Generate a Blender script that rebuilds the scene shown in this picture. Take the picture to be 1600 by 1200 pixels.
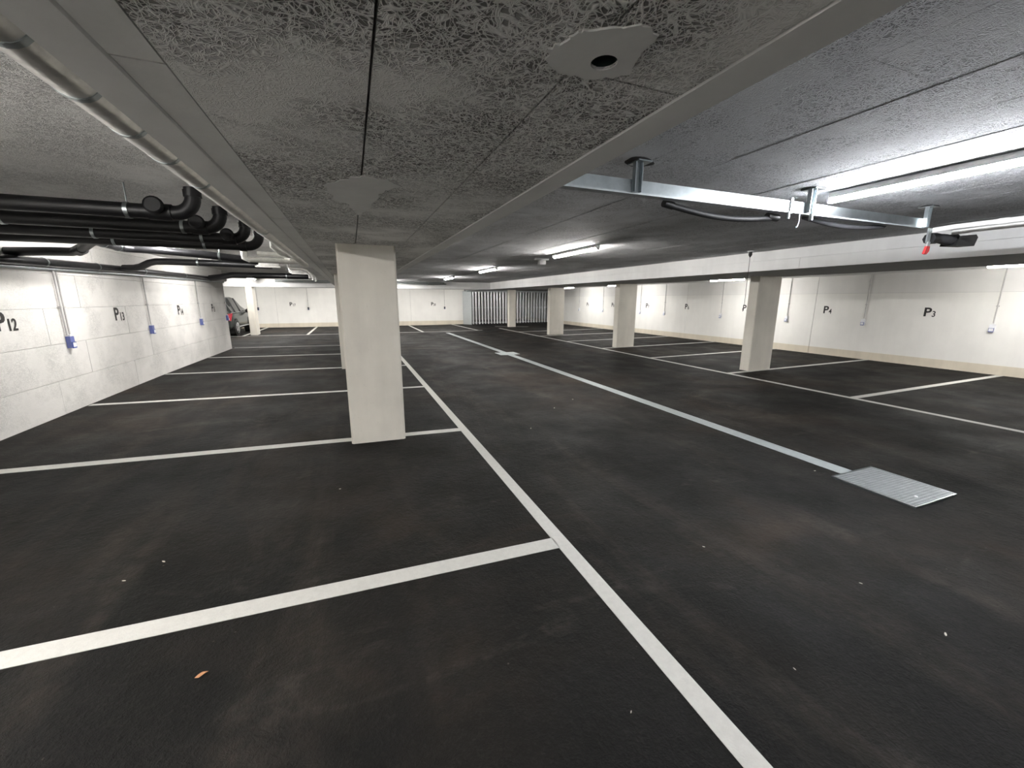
import bpy, bmesh, math, random
from mathutils import Vector, Matrix
random.seed(7)
S = bpy.context.scene
C = S.collection
for o in list(bpy.data.objects): bpy.data.objects.remove(o)

# ---------------------------------------------------------------- camera
CH = 1.64
cam_d = bpy.data.cameras.new('camera'); cam = bpy.data.objects.new('camera', cam_d); C.objects.link(cam)
yaw, pit, roll = .376955, .20909, .002556
f = Vector((math.sin(yaw)*math.cos(pit), math.cos(yaw)*math.cos(pit), -math.sin(pit)))
r0 = Vector((math.cos(yaw), -math.sin(yaw), 0)); u0 = r0.cross(f)
r = math.cos(roll)*r0 + math.sin(roll)*u0; u = -math.sin(roll)*r0 + math.cos(roll)*u0
cam.matrix_world = Matrix(((r.x, u.x, -f.x, 0), (r.y, u.y, -f.y, 0), (r.z, u.z, -f.z, CH), (0, 0, 0, 1)))
cam_d.sensor_fit = 'HORIZONTAL'; cam_d.sensor_width = 36; cam_d.lens = 623.94/1600*36
cam_d.clip_start = .02; cam_d.clip_end = 200
S.camera = cam
# ---------------------------------------------------------------- world (closed garage: no sky seen), exposure
w = bpy.data.worlds.new('world'); S.world = w; w.use_nodes = True
w.node_tree.nodes['Background'].inputs[0].default_value = (0, 0, 0, 1)
w.node_tree.nodes['Background'].inputs[1].default_value = 0
S.view_settings.view_transform = 'Standard'; S.view_settings.look = 'None'
S.view_settings.gamma = 1; S.view_settings.use_curve_mapping = False
S.view_settings.exposure = 2.35
LAMP = 66.0            # radiance of the LED battens

# ---------------------------------------------------------------- node material helpers
def new_mat(name):
    m = bpy.data.materials.new(name); m.use_nodes = True
    nt = m.node_tree; b = nt.nodes['Principled BSDF']
    return m, nt, b
def N(nt, t, **k):
    n = nt.nodes.new(t)
    for a, v in k.items():
        if a in n.inputs: n.inputs[a].default_value = v
        else: setattr(n, a, v)
    return n
def L(nt, a, b): nt.links.new(a, b)
def ramp(nt, fac, stops):
    n = nt.nodes.new('ShaderNodeValToRGB'); e = n.color_ramp.elements
    while len(e) > 1: e.remove(e[-1])
    e[0].position, e[0].color = stops[0][0], (*stops[0][1], 1)
    for p, c in stops[1:]:
        x = e.new(p); x.color = (*c, 1)
    L(nt, fac, n.inputs[0]); return n.outputs[0]
def math_n(nt, op, a, b=None, clamp=False):
    n = nt.nodes.new('ShaderNodeMath'); n.operation = op; n.use_clamp = clamp
    for i, v in enumerate((a, b)):
        if v is None: continue
        if isinstance(v, (int, float)): n.inputs[i].default_value = v
        else: L(nt, v, n.inputs[i])
    return n.outputs[0]
def mix(nt, fac, a, b):
    n = nt.nodes.new('ShaderNodeMix'); n.data_type = 'RGBA'
    for i, v in ((0, fac), (6, a), (7, b)):
        if isinstance(v, (int, float)): n.inputs[i].default_value = v
        elif isinstance(v, tuple): n.inputs[i].default_value = (*v, 1)
        else: L(nt, v, n.inputs[i])
    return n.outputs[2]
def pos(nt, scale=(1, 1, 1), rot=(0, 0, 0)):
    g = nt.nodes.new('ShaderNodeNewGeometry'); mp = nt.nodes.new('ShaderNodeMapping')
    mp.inputs['Scale'].default_value = scale; mp.inputs['Rotation'].default_value = rot
    L(nt, g.outputs['Position'], mp.inputs[0]); return mp.outputs[0]
def noise(nt, vec, scale, detail=2, rough=.5, dist=0):
    n = N(nt, 'ShaderNodeTexNoise', Scale=scale, Detail=detail, Roughness=rough, Distortion=dist)
    L(nt, vec, n.inputs['Vector']); return n.outputs['Fac']
def bump(nt, b, h, strength, dist):
    n = N(nt, 'ShaderNodeBump', Strength=strength, Distance=dist); L(nt, h, n.inputs['Height']); L(nt, n.outputs[0], b.inputs['Normal'])
def plain(name, col, rough=.5, metal=0, var=.12, vs=6, bm=None):
    m, nt, b = new_mat(name)
    n = noise(nt, pos(nt), vs, 4, .6)
    L(nt, ramp(nt, n, [(.3, tuple(c*(1-var) for c in col)), (.7, tuple(min(1, c*(1+var)) for c in col))]), b.inputs['Base Color'])
    b.inputs['Roughness'].default_value = rough; b.inputs['Metallic'].default_value = metal
    if bm: bump(nt, b, noise(nt, pos(nt), bm[0], 3), bm[1], bm[2])
    return m

def wood_wool(name, col, holecol, open_=1.0, bscale=1.0, plane='z', fill=.36):
    """painted wood-wool board: tangled strands are the level lines of stretched noises laid at five angles, gaps between them"""
    m, nt, b = new_mat(name)
    g = nt.nodes.new('ShaderNodeNewGeometry')
    wrp = N(nt, 'ShaderNodeTexNoise', Scale=14.0, Detail=1.0); L(nt, g.outputs['Position'], wrp.inputs['Vector'])
    ad = nt.nodes.new('ShaderNodeVectorMath'); ad.operation = 'MULTIPLY_ADD'
    L(nt, wrp.outputs['Color'], ad.inputs[0]); ad.inputs[1].default_value = (.05, .05, .05); L(nt, g.outputs['Position'], ad.inputs[2])
    best = None
    for i, ang in enumerate((.1, .75, 1.4, 2.05, 2.7)):
        mp = nt.nodes.new('ShaderNodeMapping'); mp.vector_type = 'TEXTURE'
        if plane == 'z': mp.inputs['Rotation'].default_value = (0, 0, ang); mp.inputs['Scale'].default_value = (5.5, 1, 1)
        else: mp.inputs['Rotation'].default_value = (ang, 0, 0); mp.inputs['Scale'].default_value = (1, 5.5, 1)
        mp.inputs['Location'].default_value = (i*.31, i*.17, i*.09)
        L(nt, ad.outputs[0], mp.inputs[0])
        n = noise(nt, mp.outputs[0], 62+5*i, 0, .5)
        v = math_n(nt, 'ABSOLUTE', math_n(nt, 'SUBTRACT', n, .5))
        best = v if best is None else math_n(nt, 'MINIMUM', best, v)
    filled = noise(nt, g.outputs['Position'], 2.0, 4, .6)        # where paint and plaster fill the strands
    thr = math_n(nt, 'MULTIPLY', math_n(nt, 'SUBTRACT', filled, fill, True), 5.0, True)
    hole = ramp(nt, best, [(.022, (0, 0, 0)), (.05, (1, 1, 1))])
    hole = math_n(nt, 'MULTIPLY', math_n(nt, 'MULTIPLY', hole, thr), open_, True)
    big = noise(nt, g.outputs['Position'], .8, 4, .6)
    base = ramp(nt, big, [(.3, tuple(c*.9 for c in col)), (.7, tuple(min(1, c*1.06) for c in col))])
    L(nt, mix(nt, hole, base, holecol), b.inputs['Base Color'])
    b.inputs['Roughness'].default_value = .85
    h = math_n(nt, 'SUBTRACT', 1.0, math_n(nt, 'MULTIPLY', math_n(nt, 'MULTIPLY', best, 14.0, True), math_n(nt, 'ADD', math_n(nt, 'MULTIPLY', thr, .8), .2)))
    bump(nt, b, h, .8*bscale, .008)
    return m

def asphalt():
    m, nt, b = new_mat('mastic_asphalt')
    p = pos(nt)
    big = noise(nt, p, .42, 6, .66, .5)
    streak = noise(nt, pos(nt, (1.6, .25, 1), (0, 0, .5)), 1.1, 5, .62, .8)
    sweep = noise(nt, pos(nt, (.35, 1.5, 1), (0, 0, -.35)), 1.5, 6, .68, 1.2)
    med = noise(nt, p, 7, 6, .72, .3)
    col = ramp(nt, big, [(.36, (.0032, .0031, .0029)), (.46, (.0056, .0054, .0048)), (.54, (.0100, .0084, .0068)), (.64, (.0260, .0190, .0140))])
    d1 = math_n(nt, 'MULTIPLY', ramp(nt, streak, [(.52, (0, 0, 0)), (.70, (1, 1, 1))]), ramp(nt, med, [(.4, (.15, .15, .15)), (.66, (1, 1, 1))]))
    col = mix(nt, math_n(nt, 'MULTIPLY', d1, .7), col, (.056, .046, .037))           # brown tyre dust
    d2 = math_n(nt, 'MULTIPLY', ramp(nt, sweep, [(.58, (0, 0, 0)), (.76, (1, 1, 1))]), ramp(nt, med, [(.45, (.05, .05, .05)), (.62, (1, 1, 1))]))
    col = mix(nt, math_n(nt, 'MULTIPLY', d2, .65), col, (.085, .076, .064))          # pale scuffs
    grain = noise(nt, p, 85, 3, .65)
    coarse = noise(nt, p, 28, 4, .7, .6)
    g2 = math_n(nt, 'MULTIPLY', ramp(nt, grain, [(.45, (0, 0, 0)), (.72, (.7, .7, .7))]), ramp(nt, coarse, [(.42, (.1, .1, .1)), (.62, (1, 1, 1))]))
    col2 = mix(nt, g2, col, (.024, .0225, .020))
    sp = N(nt, 'ShaderNodeTexVoronoi', Scale=11.0); L(nt, p, sp.inputs['Vector'])
    dots = math_n(nt, 'MULTIPLY', math_n(nt, 'LESS_THAN', sp.outputs['Distance'], .05), math_n(nt, 'GREATER_THAN', noise(nt, p, 3.1, 2), .56))
    L(nt, mix(nt, math_n(nt, 'MULTIPLY', dots, .5), col2, (.12, .11, .095)), b.inputs['Base Color'])
    L(nt, ramp(nt, noise(nt, p, 1.4, 5, .6), [(.3, (.60, .60, .60)), (.7, (.85, .85, .85))]), b.inputs['Roughness'])
    b.inputs['Specular IOR Level'].default_value = .16
    bump(nt, b, math_n(nt, 'ADD', math_n(nt, 'ADD', math_n(nt, 'MULTIPLY', grain, .5), coarse), med), .75, .016)
    return m

def concrete(name, col, rough=.75, var=.08, pores=True):
    m, nt, b = new_mat(name)
    p = pos(nt)
    a = noise(nt, p, 1.3, 6, .62); c = noise(nt, pos(nt, (1, 1, .12)), 5, 4, .6)
    k = math_n(nt, 'ADD', math_n(nt, 'MULTIPLY', a, .65), math_n(nt, 'MULTIPLY', c, .35))
    cc = ramp(nt, k, [(.32, tuple(x*(1-var*1.6) for x in col)), (.68, tuple(min(1, x*(1+var)) for x in col))])
    if pores:
        v = N(nt, 'ShaderNodeTexVoronoi', Scale=28.0); L(nt, p, v.inputs['Vector'])
        po = math_n(nt, 'MULTIPLY', math_n(nt, 'LESS_THAN', v.outputs['Distance'], .1), math_n(nt, 'GREATER_THAN', noise(nt, p, 9, 2), .56))
        cc = mix(nt, math_n(nt, 'MULTIPLY', po, .35), cc, tuple(x*.4 for x in col))
    L(nt, cc, b.inputs['Base Color']); b.inputs['Roughness'].default_value = rough
    bump(nt, b, noise(nt, p, 60, 4, .6), .15, .004)
    return m

def emit(name, col, s):
    m, nt, b = new_mat(name)
    b.inputs['Base Color'].default_value = (*col, 1)
    b.inputs['Emission Color'].default_value = (*col, 1); b.inputs['Emission Strength'].default_value = s
    return m

def glass(name):
    m, nt, b = new_mat(name)
    b.inputs['Base Color'].default_value = (.012, .014, .015, 1); b.inputs['Roughness'].default_value = .06
    b.inputs['Specular IOR Level'].default_value = .6
    return m

M = dict(
    asphalt=asphalt(),
    wool_beam=wood_wool('grey_wood_wool', (.86, .855, .83), (.17, .165, .155)),
    wool_lane=wood_wool('lane_wood_wool', (.60, .605, .615), (.16, .16, .16), .75, .9),
    wool_wall=wood_wool('white_wood_wool_wall', (.76, .742, .715), (.44, .44, .42), .55, .6, 'x', .42),
    wool_bay=wood_wool('bay_wood_wool', (.82, .815, .80), (.28, .28, .27), .7, .8),
    plaster=plain('smooth_grey_plaster', (.74, .74, .72), .85, 0, .05, 5, (40, .2, .003)),
    edge=plain('painted_edge_board', (.80, .80, .785), .8, 0, .05, 3, (50, .12, .003)),
    shade_black=plain('cutout_shade_black', (.03, .028, .026), .9),
    column=concrete('bare_column_concrete', (.66, .63, .56), .7, .09),
    white_wall=concrete('white_painted_concrete', (.80, .79, .755), .8, .04, False),
    white_wall2=concrete('white_painted_upper_concrete', (.75, .74, .715), .8, .04, False),
    beam_white=concrete('light_grey_board', (.86, .86, .85), .8, .06, False),
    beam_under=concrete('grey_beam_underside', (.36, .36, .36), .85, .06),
    base=concrete('bare_concrete_base', (.66, .60, .49), .8, .1),
    raw=concrete('raw_concrete', (.25, .25, .25), .9, .1),
    line=plain('white_road_paint', (.52, .515, .485), .7, 0, .06, 30, (120, .5, .004)),
    line2=plain('white_road_paint_worn', (.56, .555, .52), .7, 0, .08, 40, (120, .5, .004)),
    galv=plain('galvanised_steel', (.40, .44, .45), .33, 1, .12, 14),
    galv_dull=plain('dull_galvanised_steel', (.46, .49, .50), .5, .7, .1, 20),
    drain=plain('grey_drain_concrete', (.30, .33, .33), .6, .2, .08, 25),
    foil=plain('aluminium_foil', (.80, .79, .76), .32, .9, .12, 18, (14, .35, .015)),
    pipe_black=plain('black_plastic_pipe', (.0035, .0035, .005), .45, 0, .2, 12),
    pipe_dark=plain('dark_steel_pipe', (.05, .05, .055), .3, .8, .2, 9),
    rubber=plain('black_rubber', (.012, .012, .013), .6),
    insul=plain('dark_insulation', (.05, .05, .055), .7, 0, .2, 20),
    conduit=plain('grey_plastic_conduit', (.47, .46, .45), .5),
    conduit_white=plain('white_plastic_conduit', (.70, .69, .67), .45),
    box_white=plain('white_socket_plastic', (.78, .79, .82), .4),
    box_blue=plain('pale_blue_socket_plastic', (.13, .16, .40), .4),
    white_foil=plain('white_pipe_wrap', (.82, .81, .77), .38, .25, .1, 20, (16, .6, .02)),
    blue=plain('blue_socket_plastic', (.06, .10, .33), .4),
    red=plain('red_lever_plastic', (.45, .03, .03), .45),
    black_paint=plain('black_wall_paint', (.02, .018, .018), .7),
    housing=plain('white_lamp_housing', (.75, .75, .75), .5),
    lamp=emit('led_diffuser', (1.0, .97, .93), LAMP),
    lamp_cool=emit('cool_led_diffuser', (.93, .95, 1.0), LAMP),
    lamp_bay=emit('bay_led_diffuser', (1.0, .975, .94), LAMP*.76),
    gate=plain('zinc_gate_slat', (.62, .63, .65), .42, .75, .08, 20),
    carpaint=plain('dark_green_grey_car_paint', (.055, .062, .058), .22, .4, .05),
    carblack=plain('black_car_trim', (.012, .012, .012), .5),
    glass=glass('tinted_car_glass'),
    tail=plain('red_tail_light', (.24, .02, .03), .25),
    rim=plain('alloy_rim', (.55, .55, .56), .3, .8),
    leaf=plain('dry_orange_leaf', (.55, .26, .12), .7),
    chip=plain('pale_debris', (.62, .58, .5), .8),
    void=plain('dark_pipe_liner', (.02, .035, .03), .3),
)

# ---------------------------------------------------------------- mesh helpers
class MB:
    def __init__(s): s.v = []; s.f = []; s.sm = []
    def add(s, vs, fs, smooth=False):
        n = len(s.v); s.v += [tuple(x) for x in vs]; s.f += [tuple(i+n for i in q) for q in fs]; s.sm += [smooth]*len(fs); return s
    def box(s, x0, x1, y0, y1, z0, z1):
        return s.add([(x0,y0,z0),(x1,y0,z0),(x1,y1,z0),(x0,y1,z0),(x0,y0,z1),(x1,y0,z1),(x1,y1,z1),(x0,y1,z1)],
                     [(0,3,2,1),(4,5,6,7),(0,1,5,4),(1,2,6,5),(2,3,7,6),(3,0,4,7)])
    def chbox(s, x0, x1, y0, y1, z0, z1, c=.01):
        """box with chamfered vertical corners"""
        p = [(x0+c,y0),(x1-c,y0),(x1,y0+c),(x1,y1-c),(x1-c,y1),(x0+c,y1),(x0,y1-c),(x0,y0+c)]
        return s.prism(p, z0, z1)
    def prism(s, p, z0, z1):
        n = len(p); return s.add([(x,y,z0) for x,y in p]+[(x,y,z1) for x,y in p],
            [tuple(range(n-1,-1,-1)), tuple(range(n,2*n))]+[(i,(i+1)%n,n+(i+1)%n,n+i) for i in range(n)])
    def extr(s, prof, axis, a, b):
        """profile of 2-D points extruded along axis 'x' (profile y,z) or 'y' (profile x,z)"""
        n = len(prof)
        mk = (lambda t, p: (t, p[0], p[1])) if axis == 'x' else (lambda t, p: (p[0], t, p[1]))
        return s.add([mk(a, p) for p in prof]+[mk(b, p) for p in prof],
            [tuple(range(n-1,-1,-1)), tuple(range(n,2*n))]+[(i,(i+1)%n,n+(i+1)%n,n+i) for i in range(n)])
    def tube(s, path, rad, seg=12, caps=True):
        path = [Vector(p) for p in path]; rs = rad if isinstance(rad, (list, tuple)) else [rad]*len(path)
        rings = []; t0 = (path[1]-path[0]).normalized()
        a = Vector((0,0,1)) if abs(t0.z) < .9 else Vector((1,0,0)); nrm = t0.cross(a).normalized()
        vs = []
        for i, p in enumerate(path):
            t = (path[min(i+1,len(path)-1)]-path[max(i-1,0)]).normalized()
            nrm = (nrm - t*nrm.dot(t)).normalized(); bn = t.cross(nrm)
            vs += [p+(nrm*math.cos(2*math.pi*k/seg)+bn*math.sin(2*math.pi*k/seg))*rs[i] for k in range(seg)]
        fs = [(i*seg+k, i*seg+(k+1)%seg, (i+1)*seg+(k+1)%seg, (i+1)*seg+k) for i in range(len(path)-1) for k in range(seg)]
        s.add(vs, fs, True)
        if caps:
            m = len(path)-1
            s.add([vs[k] for k in range(seg)], [tuple(range(seg-1,-1,-1))]); s.add([vs[m*seg+k] for k in range(seg)], [tuple(range(seg))])
        return s
    def ring(s, c, axis, r0, wid, seg=16):
        c = Vector(c); d = Vector(axis).normalized()
        return s.tube([c-d*wid/2, c+d*wid/2], r0, seg)
    def disc(s, c, rad, z0, z1, seg=20, ry=None):
        return s.prism([(c[0]+rad*math.cos(2*math.pi*k/seg), c[1]+(ry or rad)*math.sin(2*math.pi*k/seg)) for k in range(seg)], z0, z1)
    def sphere(s, c, rad, seg=14, ringn=8):
        return s.tube([(c[0], c[1], c[2]-rad*math.cos(math.pi*i/ringn)) for i in range(ringn+1)], [max(.0005, rad*math.sin(math.pi*i/ringn)) for i in range(ringn+1)], seg, False)
    def mesh(s, name, off=(0,0,0)):
        me = bpy.data.meshes.new(name)
        me.from_pydata([(x-off[0], y-off[1], z-off[2]) for x,y,z in s.v], [], s.f)
        me.polygons.foreach_set('use_smooth', s.sm); me.update(); return me
def arc(c, r, a0, a1, ax, ay, n=7):
    c = Vector(c); ax = Vector(ax); ay = Vector(ay)
    return [c+ax*r*math.cos(a0+(a1-a0)*i/n)+ay*r*math.sin(a0+(a1-a0)*i/n) for i in range(n+1)]
def link(name, me, mat, loc=(0,0,0), parent=None):
    o = bpy.data.objects.new(name, me); C.objects.link(o)
    if mat is not None and len(me.materials) == 0: me.materials.append(M[mat])
    o.location = loc
    if parent is not None: o.parent = parent
    return o
def wloc(o):
    v = Vector(o.location)
    while o.parent: o = o.parent; v += Vector(o.location)
    return v
def obj(name, mb, mat, parent=None, origin=None):
    """mb is in world coordinates; the object's origin goes to the middle of its base"""
    if origin is None:
        xs = [v[0] for v in mb.v]; ys = [v[1] for v in mb.v]; zs = [v[2] for v in mb.v]
        origin = ((min(xs)+max(xs))/2, (min(ys)+max(ys))/2, min(zs))
    me = mb.mesh(name, origin)
    loc = Vector(origin) - (wloc(parent) if parent else Vector())
    return link(name, me, mat, loc, parent)
def tag(o, label=None, cat=None, group=None, kind=None):
    if label: o['label'] = label
    if cat: o['category'] = cat
    if group: o['group'] = group
    if kind: o['kind'] = kind
    return o
def thing(name, label, cat, loc, group=None):
    o = bpy.data.objects.new(name, None); C.objects.link(o); o.location = loc; o.empty_display_size = .1
    return tag(o, label, cat, group)
def struct(name, mb, mat, parent=None):
    o = obj(name, mb, mat, parent)
    if not parent: o['kind'] = 'structure'
    return o
def MB_join(*ms):
    r_ = MB()
    for m_ in ms: r_.add(m_.v, m_.f)
    return r_
def B(*a): return MB().box(*a)

# ---------------------------------------------------------------- levels (camera-relative heights measured, +CH)
ZB, ZR, ZC, ZRC = CH+.538, CH+.515, CH+.85, CH+.668     # left beam underside, right beam underside, lane ceiling, right bay ceiling
XC = 4.36                                               # drain line
XWL, XWR, YF, YBK, XFL = -3.6, 12.82, 26.1, -5.0, -9.0
YWE = 14.95                                             # end of the left wall
def fz(x, y):
    if x >= XC: return .008*(x-XC)
    t = min(1, max(0, (y-10)/10)); return (.018*(1-t)+.0055*t)*(XC-x)

# floor: two falls meeting at the drain
xs = [XFL-.2, -7, -5, -3.6, -2, -.5, 1.2, 2.8, XC, 6, 7.7, 9.5, 11.2, XWR+.2]; ys = [YBK-.2+i*1.0 for i in range(37)]
mb = MB(); nx = len(xs)
mb.add([(x, y, fz(x, y)) for y in ys for x in xs], [(j*nx+i, j*nx+i+1, (j+1)*nx+i+1, (j+1)*nx+i) for j in range(len(ys)-1) for i in range(nx-1)])
n0 = len(mb.v)
mb.add([(x, y, -.3) for x, y in ((xs[0], ys[0]), (xs[-1], ys[0]), (xs[-1], ys[-1]), (xs[0], ys[-1]))], [(3, 2, 1, 0)])
floor = struct('floor', mb, 'asphalt')

# walls
wl = struct('wall_left', B(XWL-.35, XWL-.05, YBK, YWE, -.05, ZC+.1), 'raw')
rows = [(-.05, CH-1.06), (CH-1.06, CH-.59), (CH-.59, CH-.13), (CH-.13, CH+.31), (CH+.31, CH+.75), (CH+.75, ZC)]
starts = [6.88, 7.63, 6.9, 7.68, 6.2, 7.0]
for (z0, z1), y0 in zip(rows, starts):
    edges = [YBK] + [y0+2.0*k for k in range(-5, 5) if YBK+.2 < y0+2.0*k < YWE-.2] + [YWE]
    for a, b_ in zip(edges[:-1], edges[1:]):
        d = random.uniform(-.002, .002)
        obj('wall_panel', B(XWL-.055, XWL+d, a+.002, b_-.002, z0+.002, z1-.002), 'wool_wall', wl)
struct('wall_left_return', B(XFL, XWL-.36, YWE-.3, YWE, -.05, ZC+.1), 'white_wall')
struct('wall_recess', B(XFL-.3, XFL, YWE-.3, YF+.3, -.05, ZC+.1), 'white_wall')
# right wall: lower pours with open vertical joints, upper band, bare concrete base
wr = struct('wall_right', B(XWR+.012, XWR+.3, YBK, 31, -.05, ZC+.1), 'raw')
ye = [YBK, -2.1, 2.9, 7.93, 12.9, 17.9, 22.9, 31]
for a, b_ in zip(ye[:-1], ye[1:]):
    obj('wall_panel', B(XWR, XWR+.02, a+.006, b_-.006, .25, CH+.18), 'white_wall', wr)
    obj('upper_wall_panel', B(XWR-.001, XWR+.02, a+.006, b_-.006, CH+.183, ZC), 'white_wall2', wr)
br = tag(bpy.data.objects.new('baseboard_right', None), kind='structure'); C.objects.link(br)
for a, b_ in zip(ye[:-1], ye[1:]):
    obj('base_section', B(XWR-.006, XWR+.02, a+.004, b_-.004, -.05, fz(XWR, 0)+.205), 'base', br)
# far wall
wf = struct('wall_far', B(XFL, 6.95, YF+.012, YF+.3, -.05, ZC+.1), 'raw')
xe = [XFL, -3.9, .9, 3.47, 6.95]
for a, b_ in zip(xe[:-1], xe[1:]):
    obj('wall_panel', B(a+.004, b_-.004, YF, YF+.02, .26, ZC), 'white_wall', wf)
bf = tag(bpy.data.objects.new('baseboard_far', None), kind='structure'); C.objects.link(bf)
for a, b_ in zip(xe[:-1], xe[1:]):
    obj('base_section', B(a+.004, b_-.004, YF-.006, YF+.02, -.05, .27), 'base', bf)
struct('wall_back', B(XFL, XWR+.3, YBK-.3, YBK, -.1, ZC+.1), 'white_wall')
struct('wall_gate_left', B(6.65, 6.95, YF+.3, 31, -.05, ZC+.1), 'raw')
struct('wall_behind_gate', B(6.65, XWR+.3, 31, 31.3, -.05, ZC+.1), 'raw')

# ceiling: concrete slab, boards under it
ce = struct('ceiling', B(XFL-.3, XWR+.3, YBK-.3, 31.3, ZC+.05, ZC+.3), 'raw')
PW, PL = .452, 2.0
full = B(.0015, PW-.0015, .0015, PL-.0015, 0, .05).mesh('ceiling_panel'); full.materials.append(M['wool_lane'])
x = 1.0; c = 0
cols = [1.0] + [1.368+PW*k for k in range(13)]
for k, x0 in enumerate(cols):
    x1 = cols[k+1] if k+1 < len(cols) else 6.96
    yy = 1.06 - 6.0 + (0 if k % 2 == 0 else .95)
    if k == 2: yy = 1.06 - 6
    while yy < 20.75:
        y0 = max(yy, YBK); y1 = min(yy+PL, 20.8)
        dz = random.uniform(0, .003)
        if abs(x1-x0-PW) < .002 and y0 == yy and y1 == yy+PL:
            link('ceiling_panel', full, None, Vector((x0, yy, ZC+dz))-wloc(ce), ce)
        elif y1-y0 > .1:
            obj('ceiling_panel', B(x0+.0015, x1-.0015, y0+.0015, y1-.0015, ZC+dz, ZC+dz+.05), 'wool_lane', ce)
        yy += PL
obj('bay_ceiling_section', B(XFL, -.6, YBK, 20.8, ZC, ZC+.05), 'wool_bay', ce)
obj('bay_ceiling_section', B(9.15, XWR+.01, YBK, 31, ZRC, ZC+.05), 'beam_white', ce)
obj('bay_ceiling_section', B(XFL, 6.96, 21.5, YF+.3, ZC, ZC+.05), 'beam_white', ce)
obj('bay_ceiling_section', B(6.96, 9.15, 21.5, 31, ZC-.3, ZC+.05), 'raw', ce)

# ---------------------------------------------------------------- left beam with its boards
bm_root = thing('ceiling_beam', 'wide grey dropped beam overhead clad in rough wood wool boards', 'beam', (.2, 8, ZB))
obj('core', B(-.5, .9, YBK, 20.8, ZB+.05, ZC+.05), 'raw', bm_root)
bv = .006
for x0, x1 in ((-.592, -.47), (.87, 1.0)):
    obj('side_board', MB().extr([(x0+bv, ZB-.002), (x1-bv, ZB-.002), (x1, ZB-.002+bv), (x1, ZC), (x0, ZC), (x0, ZB-.002+bv)], 'y', YBK, 20.8), 'edge', bm_root)
bcols = [(-.467, -.365, 1.3), (-.361, .0825, 2.23), (.0895, .5315, 1.91), (.5385, .867, .965)]
holed = None
for x0, x1, yj in bcols:
    yy = yj - 8.0
    while yy < 20.7:
        y0, y1 = max(yy, YBK)+.004, min(yy+2.0, 20.8)-.004
        if y1-y0 > .05:
            o = obj('beam_panel', B(x0, x1, y0, y1, ZB+random.uniform(-.001, .002), ZB+.05), 'plaster' if x0 < -.4 else 'wool_beam', bm_root)
            if x0 > .5 and y0 < .91 < y1: holed = o
        yy += 2.0
# round core hole through that panel, cut for real
HX, HY = .585, .905
def cut(o, cutter):
    md = o.modifiers.new('cut', 'BOOLEAN'); md.operation = 'DIFFERENCE'; md.solver = 'EXACT'; md.object = cutter
    bpy.context.view_layer.update(); dg = bpy.context.evaluated_depsgraph_get()
    me = bpy.data.meshes.new_from_object(o.evaluated_get(dg)); o.modifiers.clear(); o.data = me
    if not len(me.materials): me.materials.append(M['wool_beam'])
def ragged(cx, cy, rx, ry, n, amp, seed, z0, z1):
    rn = random.Random(seed); ph = [rn.uniform(0, 6.28) for _ in range(4)]
    return MB().prism([(cx+rx*(1+amp*sum(math.sin((k+2)*a+ph[k])/(k+1) for k in range(4)))*math.cos(a), cy+ry*(1+amp*sum(math.sin((k+2)*a+ph[k])/(k+1) for k in range(4)))*math.sin(a)) for a in [2*math.pi*i/n for i in range(n)]], z0, z1)
def rough_poly(pts, seed, z0, z1, sub=5, amp=.006):
    rn = random.Random(seed); out = []
    for (ax, ay), (bx2, by2) in zip(pts, pts[1:]+pts[:1]):
        for k in range(sub): out.append((ax+(bx2-ax)*k/sub+rn.uniform(-amp, amp), ay+(by2-ay)*k/sub+rn.uniform(-amp, amp)))
    return MB().prism(out, z0, z1)
patch = obj('plaster_patch', rough_poly([(.445, .907), (.468, .964), (.525, .985), (.589, .977), (.639, .954), (.669, .918), (.647, .878), (.642, .828), (.63, .775), (.578, .771), (.518, .804), (.476, .833), (.466, .868)], 3, ZB-.0035, ZB+.001), 'plaster', bm_root)
cutter = link('cutter', MB().disc((HX, HY), .031, ZB-.05, ZB+.12, 24).mesh('cutter'), None)
for o in (holed, patch, bm_root.children[0]): cut(o, cutter)
bpy.data.objects.remove(cutter)
if not patch.data.materials: patch.data.materials.append(M['plaster'])
ln = MB(); ln.tube([(HX, HY, ZB+.004), (HX, HY, ZB+.118)], .0305, 24, False); ln.disc((HX, HY), .0305, ZB+.112, ZB+.118, 24)
obj('hole_liner', ln, 'void', bm_root)
obj('plaster_patch', rough_poly([(-.082, 2.265), (-.05, 2.547), (.031, 2.678), (.088, 2.946), (.142, 2.82), (.174, 2.382), (.263, 2.148), (.211, 2.056), (.073, 2.059)], 5, ZB-.0025, ZB+.001, 6, .014), 'plaster', bm_root)

# right beam: boards on its lane face, grey underside
rb = thing('ceiling_beam', 'pale dropped beam with grey underside above the right-hand columns', 'beam', (8.1, 8, ZR))
obj('core', B(7.0, 9.13, YBK, 21.4, ZR+.02, ZC+.05), 'raw', rb)
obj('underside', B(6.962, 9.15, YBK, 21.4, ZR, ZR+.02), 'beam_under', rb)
fe = [YBK, -3.2, -.6, 2.0, 4.65, 6.65, 9.2, 11.7, 14.2, 16.7, 19.2, 20.8]
for a, b_ in zip(fe[:-1], fe[1:]):
    obj('face_panel', B(6.955, 7.0, a+.002, b_-.002, ZR-.002, CH+.685), 'beam_white', rb)
for a, b_ in zip(fe[:-1], fe[1:]):
    obj('face_panel', B(6.957, 7.0, a+.85, min(b_+.85, 20.8)-.003, CH+.688, ZC), 'beam_white', rb)
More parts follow.
